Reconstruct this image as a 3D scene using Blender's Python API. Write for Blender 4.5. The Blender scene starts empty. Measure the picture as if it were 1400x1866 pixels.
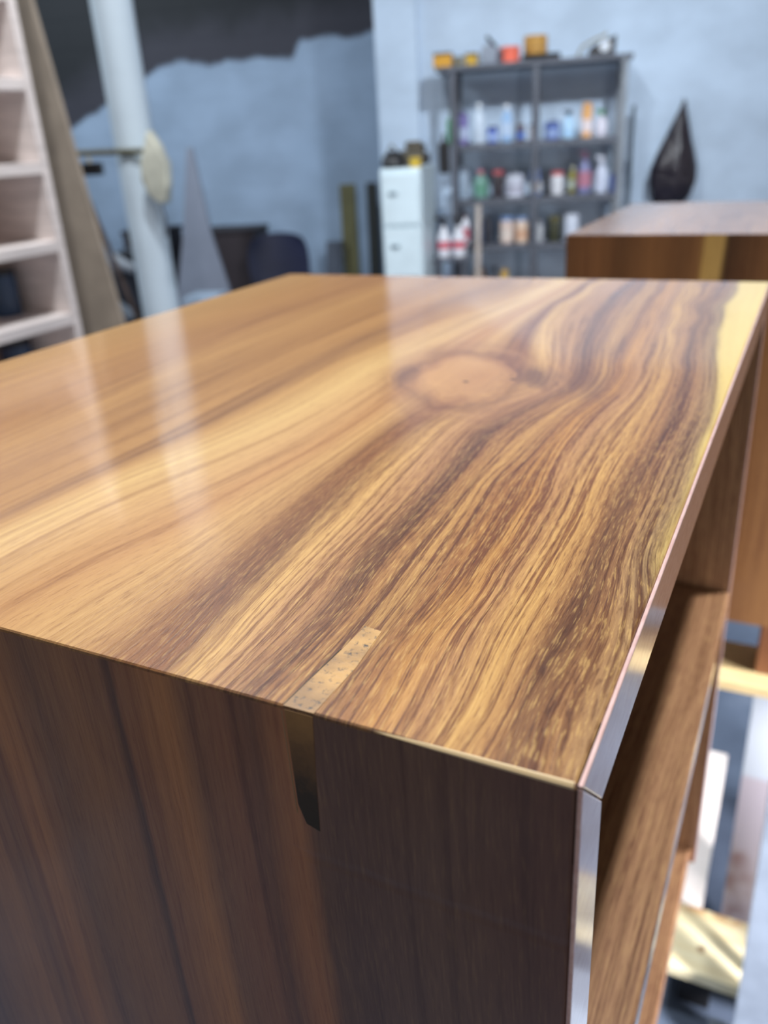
import bpy, bmesh, math, random
import numpy as np
from mathutils import Matrix, Vector
random.seed(7)
scene = bpy.context.scene
COL = scene.collection

# ------------------------------------------------------------------ camera
W, Hh, FPX = 1400, 1866, 1525.14
R_RIGHT = Vector((0.8974531958603146, 0.43757098673860617, -0.05576192970755547))
R_DOWN = Vector((0.13402621551016006, -0.3909300099347567, -0.9106100707154711))
R_FWD = Vector((-0.42025555891163646, 0.8097563577379393, -0.40948737014327374))
EYE = Vector((0, 0, 1.5))
cam = bpy.data.cameras.new('camera'); cam_ob = bpy.data.objects.new('camera', cam); COL.objects.link(cam_ob)
cam.sensor_fit = 'VERTICAL'; cam.sensor_height = 36.0; cam.lens = FPX / Hh * 36.0
cam.clip_start = 0.01; cam.clip_end = 60
m = Matrix((R_RIGHT, -R_DOWN, -R_FWD)).transposed().to_4x4(); m.translation = EYE
cam_ob.matrix_world = m
cam.dof.use_dof = True; cam.dof.focus_distance = 0.238; cam.dof.aperture_fstop = 10.5
scene.camera = cam_ob

# ------------------------------------------------------------------ world and lamps
world = bpy.data.worlds.new('world'); scene.world = world; world.use_nodes = True
bg = world.node_tree.nodes['Background']; bg.inputs[0].default_value = (0.96, 0.87, 0.80, 1); bg.inputs[1].default_value = 0.38
def lamp(name, loc, power, size, color=(1, 1, 1), spread=math.pi, target=None):
    l = bpy.data.lights.new(name, 'AREA'); l.shape = 'DISK'; l.size = size; l.energy = power; l.color = color; l.spread = spread
    o = bpy.data.objects.new(name, l); COL.objects.link(o); o.location = loc
    if target is not None:
        o.rotation_euler = (Vector(target) - Vector(loc)).to_track_quat('-Z', 'Y').to_euler()
    return o
TB = math.radians(15.4)                       # the workshop's walls stand turned to the furniture
ER = Vector((math.cos(TB), math.sin(TB), 0)); EF = Vector((-math.sin(TB), math.cos(TB), 0))
def bw(r, f, z): return ER * r + EF * f + Vector((0, 0, z))
lamp('ceiling_or_fill_lamp', (0.22, 0.88, 3.6), 16.5, 0.10, (1.0, 0.97, 0.93), math.radians(88))
lamp('ceiling_or_fill_lamp', (-1.19, 0.92, 3.6), 46, 0.10, (0.95, 0.97, 1.0))
lamp('ceiling_or_fill_lamp', bw(-0.9, 2.3, 3.6), 56, 0.12, (0.92, 0.96, 1.0))  # added fill that brightens the column and the bookcase
lamp('ceiling_or_fill_lamp', bw(0.95, 1.7, 3.5), 19, 0.25, (0.84, 0.92, 1.0), math.radians(72), target=bw(0.1, 5.2, 1.5))
lamp('ceiling_or_fill_lamp', bw(-4.2, 4.5, 3.5), 88, 0.5, (0.80, 0.91, 1.0), target=bw(-1.6, 6.2, 0.8))  # added fill to lift the left back wall
lamp('right_fill', (3.4, 2.3, 1.3), 10, 2.2, (0.86, 0.90, 1.0), target=(-1, 2.3, 1.3))   # added wide cool fill from the right, outside the view
lamp('low_right_fill', (1.1, 0.62, 1.0), 26, 0.25, (1.0, 0.94, 0.94), math.radians(110), target=(0.05, 1.2, 0.25))  # added unseen low light, brightens the boards at lower right
scene.view_settings.view_transform = 'Standard'; scene.view_settings.look = 'None'
scene.view_settings.exposure = 0.0; scene.view_settings.gamma = 1.0; scene.view_settings.use_curve_mapping = False

# ------------------------------------------------------------------ helpers
def srgb(r, g, b):
    def c(v):
        v /= 255.0
        return v / 12.92 if v <= 0.04045 else ((v + 0.055) / 1.055) ** 2.4
    return (c(r), c(g), c(b), 1.0)

class NT:
    """small node-tree builder"""
    def __init__(self, name):
        self.mat = bpy.data.materials.new(name); self.mat.use_nodes = True
        self.t = self.mat.node_tree; self.p = self.t.nodes['Principled BSDF']
    def n(self, kind, **kw):
        nd = self.t.nodes.new(kind)
        for k, v in kw.items(): setattr(nd, k, v)
        return nd
    def put(self, sock, v):
        if isinstance(v, bpy.types.NodeSocket): self.t.links.new(v, sock)
        elif v is not None: sock.default_value = v
    def math(self, op, a, b=None, c=None, clamp=False):
        nd = self.n('ShaderNodeMath', operation=op, use_clamp=clamp)
        for i, v in enumerate((a, b, c)):
            if v is not None: self.put(nd.inputs[i], v)
        return nd.outputs[0]
    def comb(self, x, y, z=0.0):
        nd = self.n('ShaderNodeCombineXYZ')
        for i, v in enumerate((x, y, z)): self.put(nd.inputs[i], v)
        return nd.outputs[0]
    def noise(self, vec, scale=1.0, detail=3.0, rough=0.55, dist=0.0):
        nd = self.n('ShaderNodeTexNoise'); self.put(nd.inputs['Vector'], vec)
        nd.inputs['Scale'].default_value = scale; nd.inputs['Detail'].default_value = detail
        nd.inputs['Roughness'].default_value = rough; nd.inputs['Distortion'].default_value = dist
        return nd.outputs['Fac']
    def rng(self, v, a, b, c=0.0, d=1.0):
        nd = self.n('ShaderNodeMapRange', interpolation_type='SMOOTHSTEP'); self.put(nd.inputs[0], v)
        for i, x in enumerate((a, b, c, d)): nd.inputs[i + 1].default_value = x
        return nd.outputs[0]
    def ramp(self, v, stops, interp='LINEAR'):
        nd = self.n('ShaderNodeValToRGB'); self.put(nd.inputs[0], v); cr = nd.color_ramp; cr.interpolation = interp
        while len(cr.elements) < len(stops): cr.elements.new(0.5)
        for e, (p, c) in zip(cr.elements, stops): e.position = p
        for e, (p, c) in zip(cr.elements, stops): e.color = c
        return nd.outputs[0]
    def mix(self, f, a, b, blend='MIX'):
        nd = self.n('ShaderNodeMix', data_type='RGBA', blend_type=blend)
        self.put(nd.inputs[0], f); self.put(nd.inputs[6], a); self.put(nd.inputs[7], b)
        return nd.outputs[2]
    def bump(self, h, strength, dist):
        nd = self.n('ShaderNodeBump'); nd.inputs['Strength'].default_value = strength; nd.inputs['Distance'].default_value = dist
        self.put(nd.inputs['Height'], h); self.put(self.p.inputs['Normal'], nd.outputs[0]); return nd.outputs[0]
    def set(self, **kw):
        for k, v in kw.items(): self.put(self.p.inputs[k.replace('_', ' ')], v)

_mats = {}
def paint(rgb, rough=0.5, metal=0.0, vary=0.12, scale=9.0, coat=0.0, key=None):
    """plain coloured material with a little procedural unevenness"""
    k = (rgb, rough, metal, vary, scale, coat)
    if k in _mats: return _mats[k]
    n = NT(key or 'paint_%d_%d_%d' % rgb)
    tc = n.n('ShaderNodeTexCoord')
    f = n.noise(tc.outputs['Object'], scale, 4.0)
    c = srgb(*rgb)
    lo = tuple(x * (1 - vary) for x in c[:3]) + (1,); hi = tuple(min(1, x * (1 + vary)) for x in c[:3]) + (1,)
    n.set(Base_Color=n.mix(n.rng(f, .3, .7), lo, hi), Roughness=rough, Metallic=metal, Coat_Weight=coat)
    _mats[k] = n.mat
    return n.mat

def thing(name, label, cat, loc=(0, 0, 0), rotz=0.0, group=None):
    o = bpy.data.objects.new(name, None); COL.objects.link(o); o.empty_display_size = 0.05
    o.location = loc; o.rotation_euler = (0, 0, rotz); o['label'] = label; o['category'] = cat
    if group: o['group'] = group
    return o
def tag(o, label, cat, group=None):
    o['label'] = label; o['category'] = cat
    if group: o['group'] = group
    return o
def link(name, bm, mat, parent=None, smooth=False, loc=None, rotz=None):
    bmesh.ops.recalc_face_normals(bm, faces=bm.faces)
    me = bpy.data.meshes.new(name); bm.to_mesh(me); bm.free()
    if smooth:
        me.shade_smooth()
        try: me.set_sharp_from_angle(angle=math.radians(40))
        except Exception: pass
    me.materials.append(mat)
    o = bpy.data.objects.new(name, me); COL.objects.link(o)
    if parent is not None: o.parent = parent
    if loc is not None: o.location = loc
    if rotz is not None: o.rotation_euler = (0, 0, rotz)
    return o
def struct(o): o['kind'] = 'structure'; return o
def B(): return bmesh.new()
def box(bm, x0, x1, y0, y1, z0, z1, bev=0.0, mtx=None):
    r = bmesh.ops.create_cube(bm, size=1.0); vs = r['verts']
    for v in vs:
        v.co = Vector((x0 + (v.co.x + .5) * (x1 - x0), y0 + (v.co.y + .5) * (y1 - y0), z0 + (v.co.z + .5) * (z1 - z0)))
    if bev > 0:
        es = list({e for v in vs for e in v.link_edges})
        r2 = bmesh.ops.bevel(bm, geom=es, offset=bev, segments=2, affect='EDGES', profile=0.5)
        vs = list({v for v in r2['verts']} | {v for v in vs if v.is_valid})
    if mtx is not None:
        for v in vs: v.co = mtx @ v.co
    return bm
def tube(bm, pts, rad, n=12, cap=True):
    """round bar through points; rad a number or one per point"""
    pts = [Vector(p) for p in pts]
    rad = [rad] * len(pts) if not hasattr(rad, '__len__') else rad
    rings = []; up = None
    for i, p in enumerate(pts):
        d = (pts[min(i + 1, len(pts) - 1)] - pts[max(i - 1, 0)]).normalized()
        a = d.orthogonal().normalized() if up is None else (up - d * up.dot(d)).normalized()
        up = a; b = d.cross(a)
        rings.append([bm.verts.new(p + (a * math.cos(2 * math.pi * k / n) + b * math.sin(2 * math.pi * k / n)) * rad[i]) for k in range(n)])
    for r0, r1 in zip(rings, rings[1:]):
        for k in range(n): bm.faces.new((r0[k], r0[(k + 1) % n], r1[(k + 1) % n], r1[k]))
    if cap: bm.faces.new(rings[0][::-1]); bm.faces.new(rings[-1])
    return bm
def lathe(bm, prof, n=20, cx=0, cy=0):
    """turn (radius, z) pairs about the vertical"""
    rings = [[bm.verts.new((cx + r * math.cos(2 * math.pi * k / n), cy + r * math.sin(2 * math.pi * k / n), z)) for k in range(n)] for r, z in prof]
    for r0, r1 in zip(rings, rings[1:]):
        for k in range(n): bm.faces.new((r0[k], r0[(k + 1) % n], r1[(k + 1) % n], r1[k]))
    bm.faces.new(rings[0][::-1]); bm.faces.new(rings[-1])
    return bm
def prism(bm, outline, y0, y1):
    """outline of (x, z) pairs given a thickness along y"""
    a = [bm.verts.new((x, y0, z)) for x, z in outline]; b = [bm.verts.new((x, y1, z)) for x, z in outline]
    bm.faces.new(a); bm.faces.new(b[::-1]); k = len(a)
    for i in range(k): bm.faces.new((a[i], b[i], b[(i + 1) % k], a[(i + 1) % k]))
    return bm
def sight(px, py):
    return (R_RIGHT * ((px - W / 2) / FPX) + R_DOWN * ((py - Hh / 2) / FPX) + R_FWD)
def wp(px, py, f):
    """survey: workshop coordinates (right, forward, height) of a point of the photo at distance f"""
    d = sight(px, py); k = f / d.dot(EF)
    return d.dot(ER) * k, f, d.z * k + EYE.z

# ------------------------------------------------------------------ wood with its own grain field
U = 0.12                                      # unit of the furniture survey, metres
GRAIN_PTS = [(-0.252,1.97,-0.26),(-0.248,2.161,-0.26),(-0.247,2.491,-0.26),(-0.252,2.815,-0.26),(-0.251,3.196,-0.26),(-0.266,3.458,-0.26),(-0.377,4.505,-0.26),(-0.428,5.27,-0.26),(-0.423,5.942,-0.26),(-0.376,1.12,-0.39),(-0.383,1.25,-0.39),(-0.378,1.421,-0.39),(-0.363,1.679,-0.39),(-0.382,2.01,-0.39),(-0.387,2.286,-0.39),(-0.395,2.619,-0.39),(-0.396,2.918,-0.39),(-0.404,3.282,-0.39),(-0.429,3.79,-0.39),(-0.487,4.346,-0.39),(-0.499,4.821,-0.39),(-0.499,5.45,-0.39),(-0.482,5.936,-0.39),(-0.443,1.092,-0.46),(-0.424,1.214,-0.46),(-0.445,1.511,-0.46),(-0.442,1.77,-0.46),(-0.447,2.077,-0.46),(-0.464,2.307,-0.46),(-0.473,2.574,-0.46),(-0.465,2.855,-0.46),(-0.472,3.161,-0.46),(-0.484,3.515,-0.46),(-0.541,3.973,-0.46),(-0.612,4.549,-0.46),(-0.66,5.234,-0.46),(-0.695,5.911,-0.46),(-0.533,1.104,-0.58),(-0.543,1.229,-0.58),(-0.575,1.523,-0.58),(-0.581,1.758,-0.58),(-0.586,2.013,-0.58),(-0.605,2.322,-0.58),(-0.634,2.602,-0.58),(-0.641,2.845,-0.58),(-0.621,3.14,-0.58),(-0.592,3.371,-0.58),(-0.601,3.672,-0.58),(-0.629,4.028,-0.58),(-0.668,4.538,-0.58),(-0.727,5.223,-0.58),(-0.769,5.902,-0.58),(-0.603,1.109,-0.65),(-0.613,1.193,-0.65),(-0.64,1.394,-0.65),(-0.62,1.63,-0.65),(-0.634,1.935,-0.65),(-0.649,2.25,-0.65),(-0.701,2.659,-0.65),(-0.705,2.969,-0.65),(-0.671,3.231,-0.65),(-0.658,3.47,-0.65),(-0.684,3.757,-0.65),(-0.703,4.089,-0.65),(-0.749,4.717,-0.65),(-0.808,5.536,-0.65),(-0.712,1.137,-0.75),(-0.726,1.361,-0.75),(-0.737,1.649,-0.75),(-0.761,1.952,-0.75),(-0.799,2.291,-0.75),(-0.768,2.599,-0.75),(-0.763,2.906,-0.75),(-0.732,3.161,-0.75),(-0.701,3.366,-0.75),(-0.713,3.644,-0.75),(-0.782,4.071,-0.75),(-0.83,4.702,-0.75),(-0.856,5.607,-0.75),(-0.913,1.091,-0.93),(-0.904,1.199,-0.93),(-0.904,1.311,-0.93),(-0.9,1.457,-0.93),(-0.935,1.653,-0.93),(-0.938,1.909,-0.93),(-0.938,2.1,-0.93),(-0.954,2.353,-0.93),(-0.993,2.74,-0.93),(-0.963,2.894,-0.93),(-0.935,3.052,-0.93),(-0.884,3.236,-0.93),(-0.845,3.361,-0.93),(-0.858,3.608,-0.93),(-0.946,4.034,-0.93),(-1.011,4.568,-0.93),(-1.048,5.121,-0.93),(-1.065,5.804,-0.93),(-1.047,1.124,-1.13),(-1.084,1.369,-1.13),(-1.099,1.537,-1.13),(-1.11,1.672,-1.13),(-1.129,1.902,-1.13),(-1.173,2.222,-1.13),(-1.179,2.529,-1.13),(-1.19,2.787,-1.13),(-1.164,3.01,-1.13),(-1.079,3.24,-1.13),(-0.999,3.287,-1.13),(-0.986,3.384,-1.13),(-1.064,3.735,-1.13),(-1.206,4.194,-1.13),(-1.295,4.571,-1.13),(-1.358,5.125,-1.13),(-1.346,5.836,-1.13),(-1.12,1.106,-1.21),(-1.126,1.152,-1.21),(-1.162,1.358,-1.21),(-1.192,1.569,-1.21),(-1.221,1.814,-1.21),(-1.248,2.045,-1.21),(-1.276,2.362,-1.21),(-1.283,2.692,-1.21),(-1.625,1.113,-1.53),(-1.621,1.211,-1.53),(-1.595,1.453,-1.53),(-1.531,1.691,-1.53),(-1.522,1.921,-1.53),(-1.501,2.171,-1.53),(-1.478,2.396,-1.53),(-1.482,2.737,-1.53),(-2.048,1.482,-1.9),(-2.022,1.671,-1.9),(-2.008,1.965,-1.9),(-1.907,2.375,-1.9),(-1.867,2.774,-1.9),(-1.86,3.128,-1.9),(-1.888,3.463,-1.9),(-1.837,3.799,-1.9),(-1.811,4.12,-1.9),(-1.712,4.776,-1.9),(-1.619,5.25,-1.9),(-1.566,5.878,-1.9),(-2.125,1.549,-2.1),(-2.113,2.013,-2.1),(-2.095,2.452,-2.1),(-2.108,2.706,-2.1),(-2.123,3.087,-2.1),(-2.14,3.488,-2.1),(-2.161,3.966,-2.1),(-2.093,4.483,-2.1),(-2.105,4.899,-2.1),(-2.062,5.365,-2.1),(-2.044,5.991,-2.1),(-2.83,2.163,-2.9),(-2.88,2.841,-2.9),(-2.924,3.516,-2.9),(-2.949,4.244,-2.9),(-2.915,5,-2.9),(-2.858,5.734,-2.9)]
GP = np.array(GRAIN_PTS + [(-3.3, y, -3.3) for y in (1.1, 2.3, 3.5, 4.7, 6.0)] + [(-3.9, y, -3.9) for y in (1.1, 2.3, 3.5, 4.7, 6.0)]
              + [(-0.2, 1.1, -0.30), (-0.2, 1.5, -0.29), (-0.2, 2.0, -0.255), (-0.2, 2.5, -0.235), (-0.2, 3.0, -0.22)] + [(-0.2, 4.5, -0.08), (-0.2, 5.3, -0.05), (-0.2, 6.0, -0.05)])
SY = 0.45                                     # grain runs long: y counts less than x
def _phi(d): return d
def _fit():
    P = GP[:, :2] * np.array([1, SY]); res = GP[:, 2] - GP[:, 0]
    D = np.linalg.norm(P[:, None] - P[None], axis=2)
    A = -D - np.eye(len(P)) * 0.012; n = len(P)
    Q = np.hstack([np.ones((n, 1))])
    M_ = np.block([[A, Q], [Q.T, np.zeros((1, 1))]])
    return P, np.linalg.solve(M_, np.concatenate([res, [0]]))
_P, _Wt = _fit()
def grain_top(x, y):
    q = np.stack([x, y * SY], 1); out = np.empty(len(q))
    for i in range(0, len(q), 8000):
        D = np.sqrt(np.square(q[i:i + 8000, None] - _P[None]).sum(2) + 0.0016)
        out[i:i + 8000] = -D @ _Wt[:-1] + _Wt[-1]
    return x + out
def grain_front(x, s):
    return x - 0.03 * s - 0.012 * np.sin(2.1 * s + x * 3) * np.minimum(1, s)
def grain_plain(x, y): return x + 0.05 * np.sin(0.9 * y + 1.7 * x)

def slab(name, mat, parent, nx, ny, x0, x1, y0, y1, t, place, grain, near=0.0, far=0.0, r=0.007, knot=None, voff=0.0):
    """board with softened arrises; units of U; near/far: how far the inner face is mitred back; the grain field goes into its UVs"""
    def axis(a, b, n, ma, mb):
        mid = list(np.linspace(a + r, b - r, n))
        return ([(a + ma, -t), (a, -r), (a + 0.29 * r, -0.29 * r)] + [(v, 0.0) for v in mid]
                + [(b - 0.29 * r, -0.29 * r), (b, -r), (b - mb, -t)])
    ax = axis(x0, x1, nx, 0, 0); ay = axis(y0, y1, ny, near, far)
    nX, nY = len(ax), len(ay)
    V = []; G = []
    for j in range(nY):
        for i in range(nX):
            x, zx = ax[i]; y, zy = ay[j]; z = min(zx, zy)
            V.append((x, y, z)); G.append((x, y))
    G = np.array(G); gx = np.clip(G[:, 0], x0, x1)
    u = grain(gx, G[:, 1]); v = G[:, 1] + voff
    V = [place(*p) for p in V]
    F = [(j * nX + i, j * nX + i + 1, (j + 1) * nX + i + 1, (j + 1) * nX + i) for j in range(nY - 1) for i in range(nX - 1)]
    rim = ([i for i in range(nX)] + [j * nX + nX - 1 for j in range(1, nY)] + [(nY - 1) * nX + i for i in range(nX - 2, -1, -1)]
           + [j * nX for j in range(nY - 2, 0, -1)])
    F.append(tuple(rim[::-1]))
    me = bpy.data.meshes.new(name); me.from_pydata(V, [], F); me.update()
    li = np.empty(len(me.loops), dtype=np.int32); me.loops.foreach_get('vertex_index', li)
    uv = me.uv_layers.new(name='grain'); uv.data.foreach_set('uv', np.stack([u[li], v[li]], 1).astype(np.float32).ravel())
    if knot is not None:
        k = knot(G[:, 0], G[:, 1]); uk = me.uv_layers.new(name='knot')
        uk.data.foreach_set('uv', np.stack([k[0][li], k[1][li]], 1).astype(np.float32).ravel())
    me.materials.append(mat)
    # normals outward: place() may mirror
    a, b, c = (Vector(V[F[nX * 5 + 5][q]]) for q in (0, 1, 2))
    nrm = (b - a).cross(c - a); out = Vector(place((x0 + x1) / 2, (y0 + y1) / 2, 0)) - Vector(place((x0 + x1) / 2, (y0 + y1) / 2, -t))
    if nrm.dot(out) < 0: me.flip_normals()
    o = bpy.data.objects.new(name, me); COL.objects.link(o); o.parent = parent
    return o

def wood(name, stops, figure=0.5, knot=False, seam=False, gloss=0.06, fine=1.0, streaks=1.0, coat=1.0, rough=0.45, sat=0.97, val=0.95):
    """stops: (grain coordinate, sRGB); figure: how strongly golden flecks and dark pores show"""
    n = NT(name)
    uv = n.n('ShaderNodeUVMap', uv_map='grain'); sp = n.n('ShaderNodeSeparateXYZ'); n.put(sp.inputs[0], uv.outputs[0])
    u, v = sp.outputs[0], sp.outputs[1]
    lo, hi = stops[0][0], stops[-1][0]
    wob = n.noise(n.comb(n.math('MULTIPLY', u, 7.0), n.math('MULTIPLY', v, 0.9)), 1.0, 4.0, 0.6)
    uw = n.math('ADD', u, n.math('MULTIPLY', n.math('SUBTRACT', wob, 0.5), 0.065))
    tpos = n.math('DIVIDE', n.math('SUBTRACT', uw, lo), hi - lo)
    base = n.ramp(tpos, [((p - lo) / (hi - lo), srgb(*c)) for p, c in stops])
    # growth-ring streaks along the grain
    s1 = n.noise(n.comb(n.math('MULTIPLY', u, 26.0), n.math('MULTIPLY', v, 0.55), 3.1), 1.0, 5.0, 0.62)
    s2 = n.noise(n.comb(n.math('MULTIPLY', u, 78.0), n.math('MULTIPLY', v, 1.15), 7.7), 1.0, 4.0, 0.66, 0.35)
    s3 = n.noise(n.comb(n.math('MULTIPLY', u, 240.0 * fine), n.math('MULTIPLY', v, 17.0 * fine), 1.3), 1.0, 3.0, 0.6)
    big = n.noise(n.comb(n.math('MULTIPLY', u, 2.2), n.math('MULTIPLY', v, 0.7), 9.0), 1.0, 2.0, 0.5)
    dark1 = n.rng(s1, 0.47, 0.68); dark2 = n.rng(s2, 0.45, 0.62)
    if knot:
        # the figure is strongest on the right half and toward the near edge
        fig = n.math('MULTIPLY', n.rng(u, -1.75, -0.85, 0.22, 1.0), n.rng(v, 4.6, 1.6, 0.30, 1.0))
        figs = n.math('MULTIPLY', n.rng(u, -1.5, -0.85, 0.15, 1.0), n.rng(v, 6.0, 2.2, 0.55, 1.0))
    else:
        fig = n.math('ADD', n.math('MULTIPLY', big, 0.0), figure); figs = fig
    if knot:
        sap = n.rng(u, -0.245, -0.285, 0.12, 1.0); dark1 = n.math('MULTIPLY', dark1, sap); dark2 = n.math('MULTIPLY', dark2, sap); fig = n.math('MULTIPLY', fig, sap)
    c = n.mix(n.math('MULTIPLY', dark1, 0.42 * streaks), base, n.mix(1.0, base, srgb(156, 104, 70), 'MULTIPLY'))
    c = n.mix(n.math('MULTIPLY', n.math('MULTIPLY', dark2, figs), 0.88 * streaks), c, n.mix(1.0, c, srgb(146, 94, 54), 'MULTIPLY'))
    if knot:
        # heartwood streaks with ends of their own
        for u0, w_, va, vb, am in ((-0.40, .055, 1.25, 2.5, .95), (-0.93, .055, 1.35, 3.0, .9), (-0.78, .05, 1.15, 1.7, .5), (-1.22, .08, 1.1, 2.2, .55), (-0.66, .03, 1.2, 2.2, .4)):
            du = n.math('ADD', n.math('ABSOLUTE', n.math('SUBTRACT', u, u0)), n.math('MULTIPLY', n.math('SUBTRACT', s2, .5), .10))
            ends = n.math('MULTIPLY', n.rng(n.math('ADD', v, n.math('MULTIPLY', s2, .8)), va + .25, va + .7), n.rng(n.math('ADD', v, n.math('MULTIPLY', s2, .8)), vb + .7, vb))
            c = n.mix(n.math('MULTIPLY', n.math('MULTIPLY', n.rng(du, w_, w_ * .25), ends), am * .62), c, n.mix(.8, c, srgb(92, 52, 28)))
    gold = n.math('MULTIPLY', n.rng(s3, 0.52, 0.68), fig)
    c = n.mix(n.math('MULTIPLY', gold, 0.50), c, n.mix(0.65, c, srgb(236, 190, 112)))
    pore = n.math('MULTIPLY', n.rng(s3, 0.46, 0.32), n.math('ADD', n.math('MULTIPLY', fig, 0.75), 0.25))
    c = n.mix(n.math('MULTIPLY', pore, 0.55), c, n.mix(1.0, c, srgb(140, 84, 58), 'MULTIPLY'))
    if knot:
        uk = n.n('ShaderNodeUVMap', uv_map='knot'); sk = n.n('ShaderNodeSeparateXYZ'); n.put(sk.inputs[0], uk.outputs[0])
        kx, ky = sk.outputs[0], sk.outputs[1]
        rho = n.math('SQRT', n.math('ADD', n.math('MULTIPLY', kx, kx), n.math('MULTIPLY', ky, ky)))
        rn = n.math('ADD', rho, n.math('MULTIPLY', n.math('SUBTRACT', n.noise(n.comb(kx, ky), 1.5, 4.0), 0.5), 0.85))
        body = n.ramp(n.math('DIVIDE', rn, 2.0), [(0.0, srgb(192, 134, 82)), (0.30, srgb(204, 148, 94)), (0.40, srgb(176, 120, 76)), (0.46, srgb(128, 78, 50)), (0.52, srgb(150, 98, 62)),
                                               (0.58, srgb(178, 124, 80)), (0.66, srgb(146, 94, 62)), (0.74, srgb(184, 132, 86)), (0.82, srgb(156, 104, 68)), (1.0, srgb(180, 128, 84))])
        fine_k = n.mix(n.math('MULTIPLY', n.rng(n.noise(n.comb(n.math('MULTIPLY', rn, 16.0), n.math('MULTIPLY', ky, 1.5), n.math('MULTIPLY', kx, 1.5)), 1.0, 4.0),   .42, .65), n.rng(rn, 0.35, 0.9, 0.10, 0.45)), body, srgb(132, 82, 54))
        c = n.mix(n.math('MULTIPLY', n.rng(rn, 1.75, 0.80, 0.0, 0.70), 1.0), c, fine_k)
        # dark stain where the rings crowd on the knot's right and left
        for cx_, cy_, w_, h_, am in ((1.15, 0.15, .38, .42, .75), (-0.95, -0.12, .26, .5, .55), (1.9, 0.1, .4, .7, .45)):
            d = n.math('SQRT', n.math('ADD', n.math('POWER', n.math('DIVIDE', n.math('SUBTRACT', kx, cx_), w_), 2.0), n.math('POWER', n.math('DIVIDE', n.math('SUBTRACT', ky, cy_), h_), 2.0)))
            d = n.math('ADD', d, n.math('MULTIPLY', n.math('SUBTRACT', n.noise(n.comb(n.math('MULTIPLY', rn, 9.0), ky, kx), 1.6, 4.0), 0.5), 1.6))
            c = n.mix(n.math('MULTIPLY', n.rng(d, 1.25, 0.2), am), c, srgb(98, 56, 40))
        for px, py in ((0.06, -0.17), (0.78, 0.02)):      # two pin knots in the eye
            d = n.math('SQRT', n.math('ADD', n.math('POWER', n.math('MULTIPLY', n.math('SUBTRACT', kx, px), 0.75), 2.0), n.math('POWER', n.math('MULTIPLY', n.math('SUBTRACT', ky, py), 1.4), 2.0)))
            c = n.mix(n.rng(d, 0.05, 0.025), c, srgb(62, 36, 26))
    hs = n.n('ShaderNodeHueSaturation'); hs.inputs['Saturation'].default_value = sat; hs.inputs['Value'].default_value = val; hs.inputs['Hue'].default_value = 0.507; n.put(hs.inputs['Color'], c); c = hs.outputs[0]
    n.set(Base_Color=c, Roughness=rough, Coat_Weight=coat, Coat_Roughness=gloss, Coat_IOR=1.62)
    n.p.inputs['Specular IOR Level'].default_value = 0.3
    hgt = n.math('ADD', n.math('MULTIPLY', s3, fig), n.math('MULTIPLY', s2, 0.5))
    if seam:
        ridge = n.math('MAXIMUM', n.rng(n.math('ABSOLUTE', n.math('SUBTRACT', n.math('ADD', v, n.math('MULTIPLY', wob, 0.03)), 0.40)), 0.0, 0.022), n.rng(u, -0.78, -0.86))
        hgt = n.math('ADD', hgt, n.math('MULTIPLY', ridge, 1.2))
    nb = n.bump(hgt, 0.28, 0.0006)
    cb = n.n('ShaderNodeBump'); cb.inputs['Strength'].default_value = 0.10; cb.inputs['Distance'].default_value = 0.0005
    n.put(cb.inputs['Height'], hgt); n.put(n.p.inputs['Coat Normal'], cb.outputs[0])
    return n.mat

TOP_STOPS = [(-3.95, (196, 146, 82)), (-3.4, (188, 132, 72)), (-3.0, (172, 116, 66)), (-2.75, (190, 136, 78)), (-2.45, (172, 118, 66)), (-2.2, (186, 132, 76)),
             (-2.09, (156, 106, 64)), (-2.0, (196, 144, 86)), (-1.86, (222, 178, 116)), (-1.68, (208, 158, 104)), (-1.56, (190, 134, 84)), (-1.42, (208, 158, 100)),
             (-1.27, (150, 94, 52)), (-1.2, (138, 80, 42)), (-1.13, (214, 164, 98)), (-1.05, (188, 136, 88)), (-0.965, (172, 118, 74)), (-0.93, (126, 76, 44)),
             (-0.895, (150, 94, 50)), (-0.8, (190, 136, 74)), (-0.73, (150, 92, 44)), (-0.66, (196, 134, 62)), (-0.58, (176, 122, 74)), (-0.5, (204, 152, 84)),
             (-0.415, (164, 110, 62)), (-0.388, (124, 78, 44)), (-0.362, (156, 104, 60)), (-0.305, (164, 124, 82)), (-0.272, (150, 118, 78)), (-0.255, (224, 192, 112)), (-0.0, (234, 206, 128))]
FRONT_STOPS = [(-3.95, (144, 97, 61)), (-2.2, (134, 88, 55)), (-1.9, (180, 120, 70)), (-1.8, (148, 97, 59)), (-1.7, (192, 125, 68)), (-1.55, (141, 97, 66)), (-1.4, (165, 111, 68)),
               (-1.29, (148, 99, 66)), (-1.275, (74, 48, 37)), (-1.255, (153, 99, 63)), (-1.12, (192, 127, 72)), (-1.06, (144, 97, 66)), (-0.98, (151, 97, 66)), (-0.9, (127, 83, 59)),
               (-0.82, (180, 115, 68)), (-0.77, (117, 81, 59)), (-0.7, (110, 76, 59)), (-0.5, (117, 83, 63)), (-0.3, (108, 71, 55)), (-0.2, (110, 71, 55))]
PLAIN_STOPS = [(-4.5, (170, 118, 75)), (-3.4, (143, 95, 61)), (-2.8, (180, 125, 79)), (-2.0, (145, 98, 63)), (-1.5, (189, 132, 82)), (-0.8, (157, 104, 68)), (-0.3, (182, 129, 86)), (1.0, (145, 95, 61)), (2.0, (177, 123, 77)), (3.0, (148, 100, 63))]
M_TOP = wood('walnut_top', TOP_STOPS, knot=True)
M_FRONT = wood('walnut_front', FRONT_STOPS, figure=0.18, seam=True, fine=0.7, gloss=0.12)
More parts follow.
